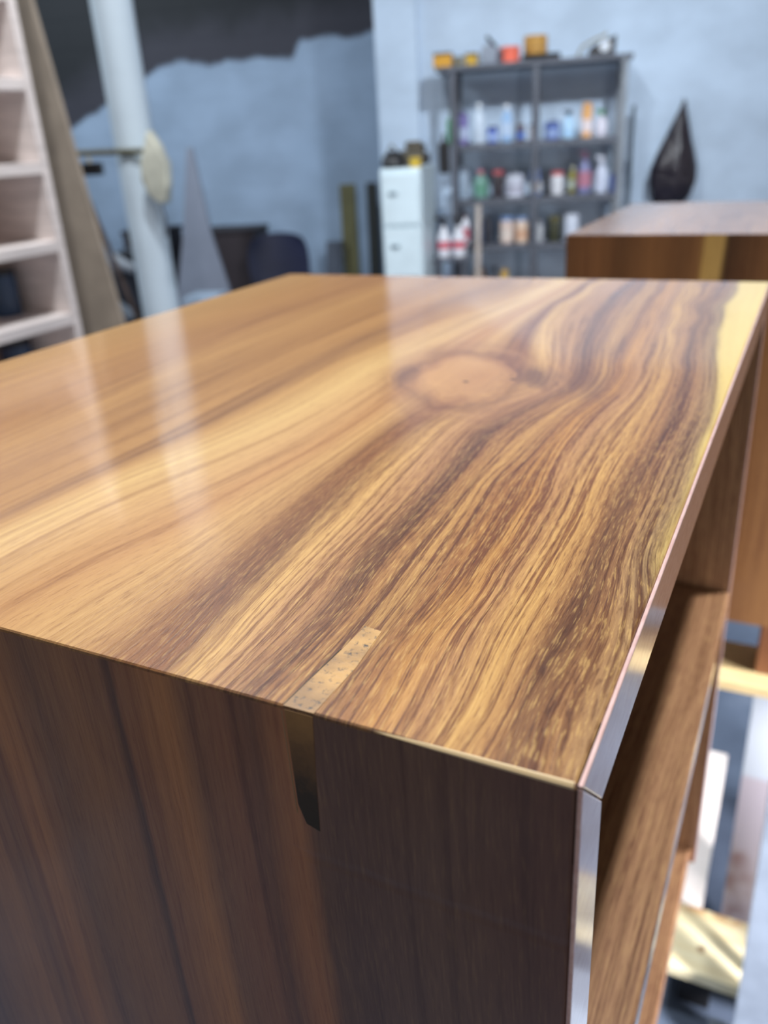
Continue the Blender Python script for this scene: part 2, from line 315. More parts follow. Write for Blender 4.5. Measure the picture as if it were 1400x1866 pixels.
M_PLAIN = wood('walnut_plain', PLAIN_STOPS, figure=0.65, fine=0.55, gloss=0.14, sat=0.86)

# ------------------------------------------------------------------ the workshop (setting)
def wall_mat(name, paint_rgb, upper_rgb, edge, dark_top=None, courses=True, bump=0.35):
    """painted block wall; above a ragged line (height over distance along the wall) the colour turns darker"""
    n = NT(name)
    tc = n.n('ShaderNodeTexCoord'); sp = n.n('ShaderNodeSeparateXYZ'); n.put(sp.inputs[0], tc.outputs['Object'])
    x, z = sp.outputs[0], sp.outputs[2]
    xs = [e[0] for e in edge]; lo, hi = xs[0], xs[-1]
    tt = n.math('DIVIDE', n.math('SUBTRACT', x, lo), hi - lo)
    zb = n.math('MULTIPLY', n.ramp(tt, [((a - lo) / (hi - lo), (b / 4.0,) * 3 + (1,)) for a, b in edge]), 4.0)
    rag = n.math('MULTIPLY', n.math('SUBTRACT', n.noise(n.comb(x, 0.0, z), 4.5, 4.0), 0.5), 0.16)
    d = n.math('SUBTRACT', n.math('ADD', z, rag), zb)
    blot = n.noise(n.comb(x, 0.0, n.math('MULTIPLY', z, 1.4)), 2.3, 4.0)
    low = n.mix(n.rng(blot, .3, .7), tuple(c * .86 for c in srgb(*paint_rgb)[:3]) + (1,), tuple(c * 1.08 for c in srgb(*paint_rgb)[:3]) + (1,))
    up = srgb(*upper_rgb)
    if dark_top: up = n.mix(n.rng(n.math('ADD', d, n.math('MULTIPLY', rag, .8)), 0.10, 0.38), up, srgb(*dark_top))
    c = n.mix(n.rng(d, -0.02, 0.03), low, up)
    if courses:
        br = n.n('ShaderNodeTexBrick'); n.put(br.inputs['Vector'], n.comb(x, z, 0.0)); br.inputs['Scale'].default_value = 1.0
        br.inputs['Brick Width'].default_value = 0.4; br.inputs['Row Height'].default_value = 0.2; br.inputs['Mortar Size'].default_value = 0.012
        br.inputs['Mortar Smooth'].default_value = 0.6
        n.bump(n.math('SUBTRACT', n.math('MULTIPLY', blot, .4), br.outputs['Fac']), bump, 0.006)
    n.set(Base_Color=c, Roughness=0.75)
    return n.mat
M_WALL_R = wall_mat('painted_wall', (190, 208, 228), (158, 164, 186), [(-1.2, 2.16), (-0.5, 2.28), (0.0, 2.6), (4.2, 2.9)], bump=0.12)
M_WALL_L = wall_mat('painted_wall_dark_top', (152, 172, 196), (54, 54, 64), [(-5.2, 1.3), (-4.0, 1.54), (-3.35, 1.84), (-2.9, 2.06), (-2.1, 2.06), (-1.88, 2.06), (-1.8, 2.13), (-1.1, 2.17)], dark_top=(22, 26, 32))  # left back wall, darker above the ragged line
def floor_mat():
    n = NT('concrete_floor'); tc = n.n('ShaderNodeTexCoord')
    f = n.noise(tc.outputs['Object'], 1.6, 6.0, 0.65)
    n.set(Base_Color=n.ramp(f, [(0.3, srgb(64, 76, 96)), (0.5, srgb(88, 102, 124)), (0.7, srgb(126, 140, 160))]), Roughness=0.55)
    n.bump(f, 0.3, 0.003); return n.mat
bm = B(); box(bm, -6.2, 5.2, -3.0, 7.2, -0.1, 0.0); struct(link('floor', bm, floor_mat(), rotz=TB))
FW, FL = 5.35, 6.6
bm = B(); box(bm, -1.02, 5.2, FW, FW + 0.2, 0, 4.4); struct(link('wall_back', bm, M_WALL_R, rotz=TB))
bm = B(); box(bm, -1.02, -0.775, FW - 0.045, FW, 0, 4.4, 0.008); struct(link('trim_1', bm, M_WALL_R, rotz=TB))
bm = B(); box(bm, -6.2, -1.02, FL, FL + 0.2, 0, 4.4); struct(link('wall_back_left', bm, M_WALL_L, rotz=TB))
bm = B(); box(bm, -1.02, -0.82, FW + 0.2, FL + 0.2, 0, 4.4); struct(link('wall_return', bm, paint((120, 134, 150), .8), rotz=TB))
bm = B(); box(bm, -6.4, -6.2, -3.0, FL + 0.2, 0, 4.4); struct(link('wall_left', bm, paint((90, 96, 108), .8), rotz=TB))
bm = B(); box(bm, -6.4, 5.2, -3.0, 7.2, 4.4, 4.5); struct(link('ceiling', bm, paint((52, 54, 60), .7), rotz=TB))

# ------------------------------------------------------------------ the side table in front
TX0, TX1, TY0, TY1, TT, TZ1 = -3.88, -0.225, 1.085, 6.05, 0.18, 1.0
ZB = 5.9
BAND = 0.010
base = Vector(((TX0 + TX1) / 2 * U, (TY0 + TY1) / 2 * U, EYE.z - ZB * U))
tb = thing('side_table', 'glossy brown side table with knotty grain top, open right side, in the foreground', 'table', base)
def loc(x, y, z): return (x * U - base.x, y * U - base.y, EYE.z + z * U - base.z)
def knot_uv(x, y):
    dx, dy = x + 1.33, y - 3.42
    return ((dx + 0.25 * dy) / 0.29, dy / 0.45)
XB = TX1 - BAND
slab('top_panel', M_TOP, tb, 190, 250, TX0, XB, TY0, TY1, TT, lambda x, y, z: loc(x, y, -1 + z), grain_top, near=TT, far=TT, knot=knot_uv)
slab('side_panel', M_FRONT, tb, 90, 90, TX0, XB, 0.0, ZB - 1, TT, lambda x, s, z: loc(x, TY0 - z, -1 - s), grain_front, near=TT)
slab('side_panel', M_PLAIN, tb, 30, 30, TX0, XB, 0.0, ZB - 1, TT, lambda x, s, z: loc(x, TY1 + z, -1 - s), grain_plain, near=TT)
slab('shelf', M_PLAIN, tb, 40, 60, TX0 + .2, TX1, TY0 + TT, TY1 - TT, 0.17, lambda x, y, z: loc(x, y, -3.2 + z), grain_plain, r=0.02)
slab('bottom_panel', M_PLAIN, tb, 40, 60, TX0 + .2, TX1 - .045, TY0 + TT, TY1 - TT, 0.15, lambda x, y, z: loc(x, y, -5.75 + z), lambda x, y: x * 0.8 + 0.4, r=0.02)
bm = B(); box(bm, TX0 * U - base.x + .002, (TX0 + .18) * U - base.x, (TY0 + TT) * U - base.y, (TY1 - TT) * U - base.y, 0, (ZB - 1 - TT) * U); 
link('back_panel', bm, paint((110, 76, 52), .5), tb)
# pale edge strips on the open side, mitred at the corners
def edge_mat():
    n = NT('pale_edge_band'); tc = n.n('ShaderNodeTexCoord'); mp = n.n('ShaderNodeMapping'); n.put(mp.inputs[0], tc.outputs['Object'])
    mp.inputs['Scale'].default_value = (30, 6, 30)
    f = n.noise(mp.outputs[0], 22.0, 4.0)
    n.set(Base_Color=n.ramp(f, [(.3, srgb(204, 166, 160)), (.6, srgb(224, 192, 188)), (.75, srgb(230, 200, 196))]), Roughness=0.35, Coat_Weight=1.0, Coat_Roughness=0.12)
    n.bump(f, .15, .0003); return n.mat
M_EDGE = edge_mat()
def band(name, quad):
    """quad of (y, z) in units, laid on the open side"""
    bm = B(); e = 0.0007
    a = [bm.verts.new(loc(XB + 0.0002, y, z)) for y, z in quad]; b = [bm.verts.new(loc(TX1, y, z)) for y, z in quad]
    bm.faces.new(a); bm.faces.new(b[::-1])
    for i in range(4): bm.faces.new((a[i], b[i], b[(i + 1) % 4], a[(i + 1) % 4]))
    bmesh.ops.bevel(bm, geom=[ed for ed in bm.edges], offset=0.0004, segments=2, affect='EDGES', profile=.5)
    return link(name, bm, M_EDGE, tb)
g = 0.002
band('edge_band', [(TY0 + g, -1 - .001), (TY1 - g, -1 - .001), (TY1 - TT, -1 - TT), (TY0 + TT, -1 - TT)])['label'] = 'pale edge strip of the top'
band('edge_band', [(TY0 + .001, -1 - 2 * g), (TY0 + TT, -1 - TT - 2 * g), (TY0 + TT, -ZB), (TY0 + .001, -ZB)])['label'] = 'pale edge strip of the near side'
band('edge_band', [(TY1 - .001, -1 - 2 * g), (TY1 - TT, -1 - TT - 2 * g), (TY1 - TT, -ZB), (TY1 - .001, -ZB)])['label'] = 'pale edge strip of the far side'
# filler key let into the top and down the near side
def filler_mat():
    n = NT('resin_filler'); tc = n.n('ShaderNodeTexCoord')
    f = n.noise(tc.outputs['Object'], 420.0, 5.0, .7); g_ = n.noise(tc.outputs['Object'], 55.0, 3.0)
    c = n.mix(n.rng(g_, .40, .62), srgb(190, 146, 80), srgb(140, 104, 56))
    c = n.mix(n.rng(f, .52, .68), c, srgb(58, 46, 34))
    n.set(Base_Color=c, Roughness=.5, Coat_Weight=.35, Coat_Roughness=.1); n.bump(f, .3, .0005); return n.mat
def filler_dark():
    n = NT('dark_filler'); tc = n.n('ShaderNodeTexCoord'); sp = n.n('ShaderNodeSeparateXYZ'); n.put(sp.inputs[0], tc.outputs['Object'])
    f = n.noise(tc.outputs['Object'], 150.0, 5.0, .7)
    zt = n.math('ADD', sp.outputs[2], n.math('MULTIPLY', n.math('SUBTRACT', f, .5), .02))
    top = (ZB - 1) * U
    c = n.ramp(n.math('DIVIDE', n.math('SUBTRACT', zt, top - .045), .045), [(0.0, srgb(48, 46, 40)), (0.45, srgb(58, 50, 42)), (0.72, srgb(116, 88, 58)), (1.0, srgb(156, 120, 74))])
    n.set(Base_Color=c, Roughness=.6); n.bump(f, .4, .0005); return n.mat
bm = B()
quad = [(-0.812, 1.087), (-0.742, 1.087), (-0.737, 1.25), (-0.748, 1.395), (-0.793, 1.402), (-0.797, 1.30)]
a = [bm.verts.new(loc(x, y, -1.01)) for x, y in quad]; b = [bm.verts.new(loc(x, y, -0.9992)) for x, y in quad]
bm.faces.new(a[::-1]); bm.faces.new(b)
for i in range(6): bm.faces.new((a[i], a[(i + 1) % 6], b[(i + 1) % 6], b[i]))
link('filler_key', bm, filler_mat(), tb)['label'] = 'golden filler key let into the top'
bm = B()
quad = [(-0.808, -1.006), (-0.744, -1.006), (-0.752, -1.16), (-0.757, -1.302), (-0.788, -1.292), (-0.803, -1.245)]
a = [bm.verts.new(loc(x, TY0 + .01, z)) for x, z in quad]; b = [bm.verts.new(loc(x, TY0 - .0008, z)) for x, z in quad]
bm.faces.new(a); bm.faces.new(b[::-1])
for i in range(6): bm.faces.new((a[i], b[i], b[(i + 1) % 6], a[(i + 1) % 6]))
link('filler_key', bm, filler_dark(), tb)['label'] = 'dark filler key down the near side'
# thin glue line along the key
def line_part(name, pts, w, mat):
    bm = B(); tube(bm, [loc(*p) for p in pts], w, 6); return link(name, bm, mat, tb)
line_part('glue_line', [(-0.812, 1.09, -1.0), (-0.80, 1.30, -1.0)], 0.00022, paint((60, 44, 32), .5))
line_part('glue_line', [(-0.815, TY0, -1.01), (-0.812, TY0, -1.12), (-0.808, TY0, -1.27)], 0.00016, paint((150, 126, 96), .5))
# thin cream strip laid along the arris of the near edge
line_part('pale_arris', [(x, TY0 + .004, -1.004) for x in (-0.62, -0.5, -0.38, -0.24)], [0.0003, 0.0006, 0.0007, 0.0008], paint((216, 192, 150), .4, coat=.6))

# trestle that carries it
M_STEEL = paint((88, 96, 110), .5, .3)
def trestle(name, label, x0, x1, yc, top, mat):
    t = thing(name, label, 'trestle', ((x0 + x1) / 2, yc, 0))
    hw = (x1 - x0) / 2
    bm = B(); box(bm, -hw, hw, -.03, .03, top - .07, top, .003); link('beam', bm, mat, t)
    for s in (-1, 1):
        for q in (-1, 1):
            bm = B(); tube(bm, [(s * (hw - .03), q * .02, top - .06), (s * (hw - .03), q * .17, 0)], .016, 10); link('leg', bm, mat, t)
    return t
trestle('trestle', 'grey trestle under the near end of the foreground table', -0.43, -0.07, 0.2, base.z - .0005, M_STEEL)
trestle('trestle', 'grey trestle under the far end of the foreground table', -0.43, -0.07, 0.63, base.z - .0005, M_STEEL)

# ------------------------------------------------------------------ the second table, behind on the right
SX0, SX1, SY0, SY1 = -2.24, 1.9, 8.61, 12.0
sb = Vector(((SX0 + SX1) / 2 * U, (SY0 + SY1) / 2 * U, EYE.z - 5.66 * U))
st = thing('side_table', 'brown side table standing behind on the right, dark front with a yellow streak', 'table', sb)
def loc2(x, y, z): return (x * U - sb.x, y * U - sb.y, EYE.z + z * U - sb.z)
SEC_STOPS = [(-4.0, (120, 78, 46)), (-2.2, (112, 70, 40)), (-1.9, (134, 86, 50)), (-1.7, (104, 66, 38)), (-1.4, (138, 90, 52)), (-1.1, (112, 72, 42)), (-0.95, (136, 90, 52)), (-0.93, (196, 156, 86)), (-0.76, (200, 162, 92)),
             (-0.74, (64, 40, 24)), (-0.6, (90, 56, 34)), (-0.3, (128, 84, 50)), (0.1, (150, 104, 64)), (0.3, (120, 80, 48)), (3.0, (120, 80, 48))]
M_SEC = wood('walnut_second', SEC_STOPS, figure=0.1, fine=0.5)
slab('top_panel', M_PLAIN, st, 30, 30, SX0, SX1, SY0, SY1, TT, lambda x, y, z: loc2(x, y, -1 + z), grain_plain, near=TT, far=TT)
slab('front_panel', M_SEC, st, 50, 40, SX0, SX1, 0.0, 4.05, TT, lambda x, s, z: loc2(x, SY0 - z, -1 - s), lambda x, s: x + .02 * np.sin(2 * s), near=TT)
slab('back_panel', M_PLAIN, st, 10, 10, SX0, SX1, 0.0, 4.05, TT, lambda x, s, z: loc2(x, SY1 + z, -1 - s), grain_plain, near=TT)
slab('bottom_panel', M_PLAIN, st, 10, 10, SX0, SX1, SY0 + TT, SY1 - TT, .15, lambda x, y, z: loc2(x, y, -4.88 + z), grain_plain)
for k, (lx, ly) in enumerate(((0.02, SY0 + .02), (SX1 - .5, SY0 + .02), (SX0 + .1, SY1 - .5), (SX1 - .5, SY1 - .5))):
    x0, y0, z0 = loc2(lx, ly, -5.66); x1, y1, z1 = loc2(lx + .4, ly + .4, -5.03 - .02)
    bm = B(); box(bm, x0, x1, y0, y1, 0, z1, .002); link('leg', bm, M_SEC if False else paint((116, 76, 50), .45), st)

def slanted(name, label, cat, quad_lo, quad_hi, thick, mat):
    """board between a floor edge and a leaning top edge: two points low, two points high"""
    bm = B(); lo = [Vector(p) for p in quad_lo]; hi = [Vector(p) for p in quad_hi]
    nrm = (lo[1] - lo[0]).cross(hi[0] - lo[0]).normalized() * thick
    org = Vector(((lo[0].x + lo[1].x) / 2, (lo[0].y + lo[1].y) / 2, min(p.z for p in lo)))
    a = [lo[0], lo[1], hi[1], hi[0]]
    va = [bm.verts.new(p - org) for p in a]; vb = [bm.verts.new(p - org + nrm) for p in a]
    bm.faces.new(va); bm.faces.new(vb[::-1])
    for i in range(4): bm.faces.new((va[i], vb[i], vb[(i + 1) % 4], va[(i + 1) % 4]))
    return tag(link(name, bm, mat, loc=org), label, cat)

# ------------------------------------------------------------------ sawhorse, battens and offcuts, lower right
M_PALE = paint((134, 148, 166), .55, 0, .14, 14)
M_PINE = paint((222, 200, 150), .55, 0, .10, 20)
z_s = EYE.z - 5.66 * U
bm = B(); box(bm, -.10, .55, 0, .10, -.016, 0, .002)
tag(link('batten', bm, M_PINE, loc=(0, 1.005, z_s - .0005)), 'thin pale batten under the legs of the second table', 'batten')
bm = B(); box(bm, -.10, .55, 0, .05, -.016, 0, .002)
tag(link('batten', bm, M_PINE, loc=(0, 1.38, z_s - .0005)), 'thin pale batten under the back legs of the second table', 'batten')
sh = thing('sawhorse', 'pale blue painted sawhorse carrying the second table', 'sawhorse', (0.42, 1.22, 0))
ztop = z_s - .0175
bm = B(); box(bm, -.03, .03, -.20, .20, ztop - .09, ztop, .003); link('beam', bm, M_PALE, sh)
for sx in (-1, 1):
    for sy in (-.16, .16):
        bm = B(); tube(bm, [(sx * .012, sy, ztop - .07), (sx * .09, sy, 0.0)], .02, 8); link('leg', bm, M_PALE, sh)
# boards leaning below the second table
def stained():
    n = NT('stained_board'); tc = n.n('ShaderNodeTexCoord'); sp = n.n('ShaderNodeSeparateXYZ'); n.put(sp.inputs[0], tc.outputs['Object'])
    f = n.noise(tc.outputs['Object'], 5.0, 4.0)
    c = n.mix(n.rng(sp.outputs[2], .36, .37), srgb(188, 182, 194), srgb(196, 208, 222))
    n.set(Base_Color=n.mix(n.math('MULTIPLY', n.rng(f, .46, .58), n.rng(sp.outputs[2], .34, .30)), c, srgb(146, 118, 116)), Roughness=.6); return n.mat
slanted('leaning_board', 'grey and pale blue board with a reddish stain leaning below the second table', 'board',
        [(.009, 1.285, 0), (.10, 1.285, 0)], [(.010, 1.52, .76), (.10, 1.52, .76)], .018, stained())
slanted('leaning_board', 'nearer pale blue board leaning at the lower right picture edge', 'board',
        [(.052, 1.06, .031), (.125, 1.06, .031)], [(.050, 1.27, .77), (.125, 1.27, .77)], .018, M_PALE)
slanted('batten', 'narrow tan batten leaning behind the nearer pale blue board', 'batten',
        [(.054, 1.17, .121), (.075, 1.17, .121)], [(.051, 1.34, .79), (.072, 1.34, .79)], .016, paint((150, 132, 96), .6))
def pine_mat():
    n = NT('knotty_pine'); tc = n.n('ShaderNodeTexCoord'); sp = n.n('ShaderNodeSeparateXYZ'); n.put(sp.inputs[0], tc.outputs['Object'])
    f = n.noise(n.comb(n.math('MULTIPLY', sp.outputs[0], 5.0), n.math('MULTIPLY', sp.outputs[1], 60.0)), 1.0, 4.0)
    c = n.mix(n.rng(f, .4, .65), srgb(246, 238, 200), srgb(236, 220, 172))
    dx = n.math('SUBTRACT', sp.outputs[0], 0.085); dy = n.math('SUBTRACT', sp.outputs[1], 0.055)
    d = n.math('SQRT', n.math('ADD', n.math('POWER', dx, 2.0), n.math('POWER', dy, 2.0)))
    c = n.mix(n.rng(d, .010, .003), c, srgb(120, 76, 40)); 
    c = n.mix(n.math('MULTIPLY', n.rng(sp.outputs[1], .115, .15), n.rng(n.noise(tc.outputs['Object'], 25.0, 3.0), .42, .6)), c, srgb(186, 130, 70))
    n.set(Base_Color=c, Roughness=.55); return n.mat
bm = B(); box(bm, 0, .36, 0, .145, 0, .024, .002)
tag(link('pine_board', bm, pine_mat(), loc=(-.10, 1.12, .096)), 'short knotty pine board lying on blocks below the tables', 'board')
bm = B(); box(bm, 0, .075, 0, .47, 0, .02, .002)
tag(link('plank', bm, paint((240, 234, 230), .5, 0, .05, 12), loc=(-.10, 1.27, .098)), 'long white plank lying behind the knotty pine board', 'board')
bm = B(); box(bm, 0, .056, 0, .10, 0, .0955, .003)
tag(link('wood_block', bm, paint((26, 28, 34), .7), loc=(-.045, 1.15, 0)), 'black block under the knotty pine board', 'block')
bm = B(); box(bm, 0, .06, 0, .08, 0, .0975, .003)
tag(link('wood_block', bm, paint((40, 42, 48), .7), loc=(-.095, 1.6, 0)), 'dark block under the far end of the white plank', 'block')
bm = B(); box(bm, 0, .4, 0, .218, 0, .03, .003)
tag(link('floor_board', bm, M_PALE, loc=(.014, .90, 0)), 'pale blue board flat on the floor beside the black block', 'board')

# ------------------------------------------------------------------ bookcase on the left
XS = -2.2
kx = 2.2 / 2.4
def raw_ply(name, rgb):
    n = NT(name); tc = n.n('ShaderNodeTexCoord'); mp = n.n('ShaderNodeMapping'); n.put(mp.inputs[0], tc.outputs['Object']); mp.inputs['Scale'].default_value = (1, 1, 9)
    f = n.noise(mp.outputs[0], 5.0, 5.0)
    a = srgb(*rgb); n.set(Base_Color=n.mix(n.rng(f, .3, .7), tuple(c * .86 for c in a[:3]) + (1,), tuple(min(1, c * 1.08) for c in a[:3]) + (1,)), Roughness=.7); return n.mat
M_PLY = raw_ply('raw_plywood', (230, 220, 216))
BY1 = 2.098; BL = 1.3; BD = 0.36; PT = 0.03; BTOP = 2.46
bc = thing('bookcase', 'tall raw plywood bookcase with open shelves at the left', 'bookcase', (XS - BD / 2, BY1 - BL / 2, 0))
def bb(name, x0, x1, y0, y1, z0, z1, mat=M_PLY):
    bm = B(); box(bm, x0 + BD / 2, x1 + BD / 2, y0 + BL / 2, y1 + BL / 2, z0, z1, .0015); return link(name, bm, mat, bc)
bb('side_panel', -BD, 0, -PT, 0, 0, BTOP); bb('side_panel', -BD, 0, -BL, -BL + PT, 0, BTOP)
zsh = [1.44 + (1.5 - 1.44) * (1 - kx), 0]
# shelf fronts surveyed from the photograph: undersides about 0.235 m apart
z0s = 1.5 + (1.473 - 1.5) * XS / -1.2 * 1.0
stepz = 0.1275 * 2.2 / 1.2
k = -6
while True:
    zz = z0s + k * stepz
    if zz + .03 > BTOP: break
    if zz > 0.05: bb('shelf', -BD + .012, -0.0005, -BL + PT, -PT, zz, zz + .034)
    k += 1
bb('back_panel', -BD, -BD + .0115, -BL + PT, -PT, 0.02, BTOP, raw_ply('ply_back', (200, 172, 156)))
for kk, lab in ((-3, 'dark blue tin standing on a lower bookcase shelf'), (-2, 'dark blue tin on the bookcase shelf above the lowest visible one')):
    zz = z0s + kk * stepz + .0345
    t = thing('tin', lab, 'tin', (XS - .22, BY1 - .105, zz))
    bm = B(); lathe(bm, [(.05, 0), (.052, .004), (.052, .13), (.05, .134)], 20); link('body', bm, paint((52, 74, 104), .4), t, True)
    bm = B(); lathe(bm, [(.053, .134), (.053, .15), (.03, .152)], 20); link('lid', bm, paint((30, 32, 38), .4), t, True)

# leaning boards and clutter between bookcase and column
def bwp(px, py, f): return bw(*wp(px, py, f))
def onfloor(px, py, f, px2):
    """foot of a board: below the photo point, on the floor"""
    r, _, _ = wp(px, py, f); return bw(r, f, 0.0)
slanted('plywood_sheet', 'tan plywood sheet leaning beside the bookcase', 'board',
        [bw(-1.75, 2.86, 0), bw(-1.40, 2.80, 0)], [bw(-1.95, 3.02, 2.12), bw(-1.735, 2.98, 2.12)], .018, paint((150, 138, 124), .7))

# ------------------------------------------------------------------ column and the things about it
def bthing(name, label, cat, r, f, z, rot=0.0, group=None): return thing(name, label, cat, bw(r, f, z), TB + rot, group)
M_DARK = paint((34, 34, 40), .5); M_BLACK = paint((22, 22, 26), .45); M_NAVY = paint((34, 38, 62), .5)
cl = bthing('column', 'round white painted column at the left', 'column', -1.94, 4.0, 0)
bm = B(); lathe(bm, [(.092, 0.03), (.092, 3.0), (.091, 4.4)], 32); link('shaft', bm, paint((222, 238, 250), .35, 0, .04, 4), cl, True)
bm = B(); lathe(bm, [(.125, 0), (.125, .03)], 32); link('base_collar', bm, paint((120, 124, 130), .5), cl, True)
# cream cloth tied to the column
bm = B(); prism(bm, [(0, .325), (.053, .248), (.062, .179), (.065, .083), (.033, .008), (-.007, .014), (-.051, .055), (-.071, .11), (-.055, .206)], -.032, .032)
bmesh.ops.bevel(bm, geom=list(bm.edges), offset=.016, segments=3, affect='EDGES', profile=.5)
for v in bm.verts: v.co.y += .012 * math.sin(v.co.z * 40 + v.co.x * 30)
tag(link('hanging_cloth', bm, paint((214, 214, 198), .8, 0, .1, 20), None, True, loc=bw(-1.772, 3.825, 1.262), rotz=TB), 'cream cloth bundle hanging on the white column', 'cloth')
bm = B(); tube(bm, [(0, 0, 0), (.01, 0, -.06), (.0, 0, -.14)], .006, 8)
tag(link('cord', bm, paint((70, 70, 78), .7), loc=bw(-1.772, 3.825, 1.268), rotz=TB), 'short dark cord dangling below the cream cloth bundle', 'cord')
# bar fixed to the column with a black clamp
bm = B(); tube(bm, [(-.42, 0, .012), (-.2, 0, .006), (.045, 0, 0)], .013, 10)
tag(link('bar', bm, paint((96, 90, 62), .5), loc=bw(-1.89, 3.885, 1.497), rotz=TB), 'olive bar tied across the white column', 'bar')
t = bthing('clamp', 'black clamp hanging under the olive bar', 'clamp', -2.15, 3.885, 1.435)
bm = B(); box(bm, -.105, .085, -.02, .02, -.028, .026, .006); link('body', bm, M_BLACK, t)
for hx in (-.04, .03):
    bm = B(); tube(bm, [(hx, 0, .02), (hx * .8, 0, .05)], .008, 8); link('hook', bm, paint((190, 176, 140), .5), t)
# leaning stick and a bench machine behind the column
def stick(name, label, cat, a, b, w, mat):
    a = Vector(a); b = Vector(b); bm = B(); tube(bm, [(0, 0, 0), b - a], w, 8); return tag(link(name, bm, mat, loc=a), label, cat)
stick('stick', 'brown stick leaning between bookcase and white column', 'stick', bw(-2.02, 4.22, 0.02), bw(-2.50, 4.45, 1.36), .014, paint((92, 74, 66), .6))
t = bthing('bench_machine', 'dark bench machine with grey hoses behind the white column', 'machine', -2.75, 5.4, 0)
bm = B(); box(bm, -.36, .18, -.2, .2, .0, .52, .02); link('cabinet', bm, M_BLACK, t)
bm = B(); box(bm, -.33, .12, -.16, .16, .521, .80, .03); link('motor_housing', bm, paint((60, 64, 74), .45, .2), t)
bm = B(); box(bm, -.10, .14, -.1, .1, .801, .90, .02); link('switch_box', bm, M_DARK, t)
bm = B(); tube(bm, [(-.28, -.22, .95), (-.20, -.26, .85), (-.14, -.27, .7), (-.05, -.26, .58), (.04, -.24, .5)], .04, 12); link('hose', bm, paint((150, 160, 172), .5), t, True)
bm = B(); tube(bm, [(-.05, -.2, .88), (.02, -.22, .84), (.08, -.2, .80)], .035, 12); link('hose', bm, paint((176, 182, 190), .5), t, True)
# dark crates against the back wall either side of the leaning sheet
for (r, f, w, z, lab) in ((-3.05, 6.35, .34, .95, 'dark brown crate against the wall behind the white column'), (-2.42, 6.35, .50, .93, 'dark brown crate between the leaning grey sheet and the chair')):
    t = bthing('crate', lab, 'crate', r, f, 0)
    bm = B(); box(bm, -w / 2, w / 2, -.17, .17, 0, z - .03, .01); link('body', bm, paint((52, 44, 48), .7), t)
    bm = B(); box(bm, -w / 2 - .01, w / 2 + .01, -.18, .18, z - .029, z, .008); link('lid', bm, paint((44, 38, 42), .7), t)
# grey sheet with a pointed top
bm = B()
ol = [(-.33, 0), (.42, 0), (.21, .45), (.07, .95), (-.02, 1.50), (-.06, 1.50), (-.14, .95), (-.24, .45)]
a = [bm.verts.new((x, -.42 + z * .16, z)) for x, z in ol]; b = [bm.verts.new((x, -.40 + z * .16, z)) for x, z in ol]
bm.faces.new(a); bm.faces.new(b[::-1])
for i in range(len(ol)): bm.faces.new((a[i], b[i], b[(i + 1) % len(ol)], a[(i + 1) % len(ol)]))
tag(link('leaning_sheet', bm, paint((134, 140, 156), .65, 0, .08, 3), loc=bw(-2.44, 6.12, 0), rotz=TB), 'grey tapering sheet leaning against the left back wall', 'sheet')
# chair
t = bthing('office_chair', 'dark navy office chair with curved back by the wall', 'chair', -1.90, 5.85, 0, 0.25)
bm = B()
nx_, nz_ = 10, 8; vsF = []; 
for off in (0, .035):
    g_ = []
    for j in range(nz_ + 1):
        v_ = j / nz_; w_ = .19 + .03 * math.sin(v_ * math.pi) - .05 * max(0, v_ - .75) * 4 * .4
        g_.append([bm.verts.new(((i / nx_ - .5) * 2 * w_, .16 + off - .05 * (abs(i / nx_ - .5) * 2) ** 2, .50 + v_ * .41 - .03 * (abs(i / nx_ - .5) * 2) ** 3 * (v_ > .9))) for i in range(nx_ + 1)])
    vsF.append(g_)
for g_ in vsF:
    for j in range(nz_):
        for i in range(nx_): bm.faces.new((g_[j][i], g_[j][i + 1], g_[j + 1][i + 1], g_[j + 1][i]))
f0, f1 = vsF
rim = lambda g_: g_[0] + [r_[-1] for r_ in g_[1:]] + g_[-1][-2::-1] + [r_[0] for r_ in g_[-2:0:-1]]
ra, rb = rim(f0), rim(f1)
for i in range(len(ra)): bm.faces.new((ra[i], ra[(i + 1) % len(ra)], rb[(i + 1) % len(ra)], rb[i]))
link('backrest', bm, M_NAVY, t, True)
bm = B(); box(bm, -.23, .23, -.28, .14, .43, .50, .03); link('seat', bm, M_NAVY, t, True)
bm = B(); tube(bm, [(0, .10, .42), (0, .24, .46), (0, .23, .66)], .018, 10); link('back_bracket', bm, M_BLACK, t, True)
bm = B(); tube(bm, [(0, -.05, .43), (0, -.05, .09)], .028, 12); link('gas_column', bm, M_BLACK, t, True)
for k in range(5):
    a_ = k * 2 * math.pi / 5 + .3; ex, ey = .27 * math.cos(a_), -.05 + .27 * math.sin(a_)
    bm = B(); tube(bm, [(0, -.05, .10), (ex, ey, .075)], [.024, .014], 8); lg = link('leg', bm, M_BLACK, t)
    bm = B(); lathe(bm, [(.018, .005), (.025, .02), (.025, .045), (.018, .06)], 10, ex, ey); link('caster', bm, M_DARK, lg, True)
bm = B(); box(bm, -.13, .13, -.12, .12, 0, .055, .008); box(bm, -.11, .11, -.10, .10, .0551, .07, .006)
tag(link('parts_tray', bm, paint((170, 186, 204), .5), loc=bw(-2.20, 5.22, .56), rotz=TB), 'pale shallow tray on a stool beside the navy chair', 'tray')
t = bthing('stool', 'dark stool under the pale tray', 'stool', -2.20, 5.22, 0)
bm = B(); lathe(bm, [(.15, .52), (.16, .53), (.16, .555), (.15, .5595)], 20); link('seat', bm, M_DARK, t, True)
for k in range(4):
    a_ = k * math.pi / 2 + .6
    bm = B(); tube(bm, [(.10 * math.cos(a_), .10 * math.sin(a_), .525), (.15 * math.cos(a_), .15 * math.sin(a_), 0)], .014, 8); link('leg', bm, M_DARK, t)
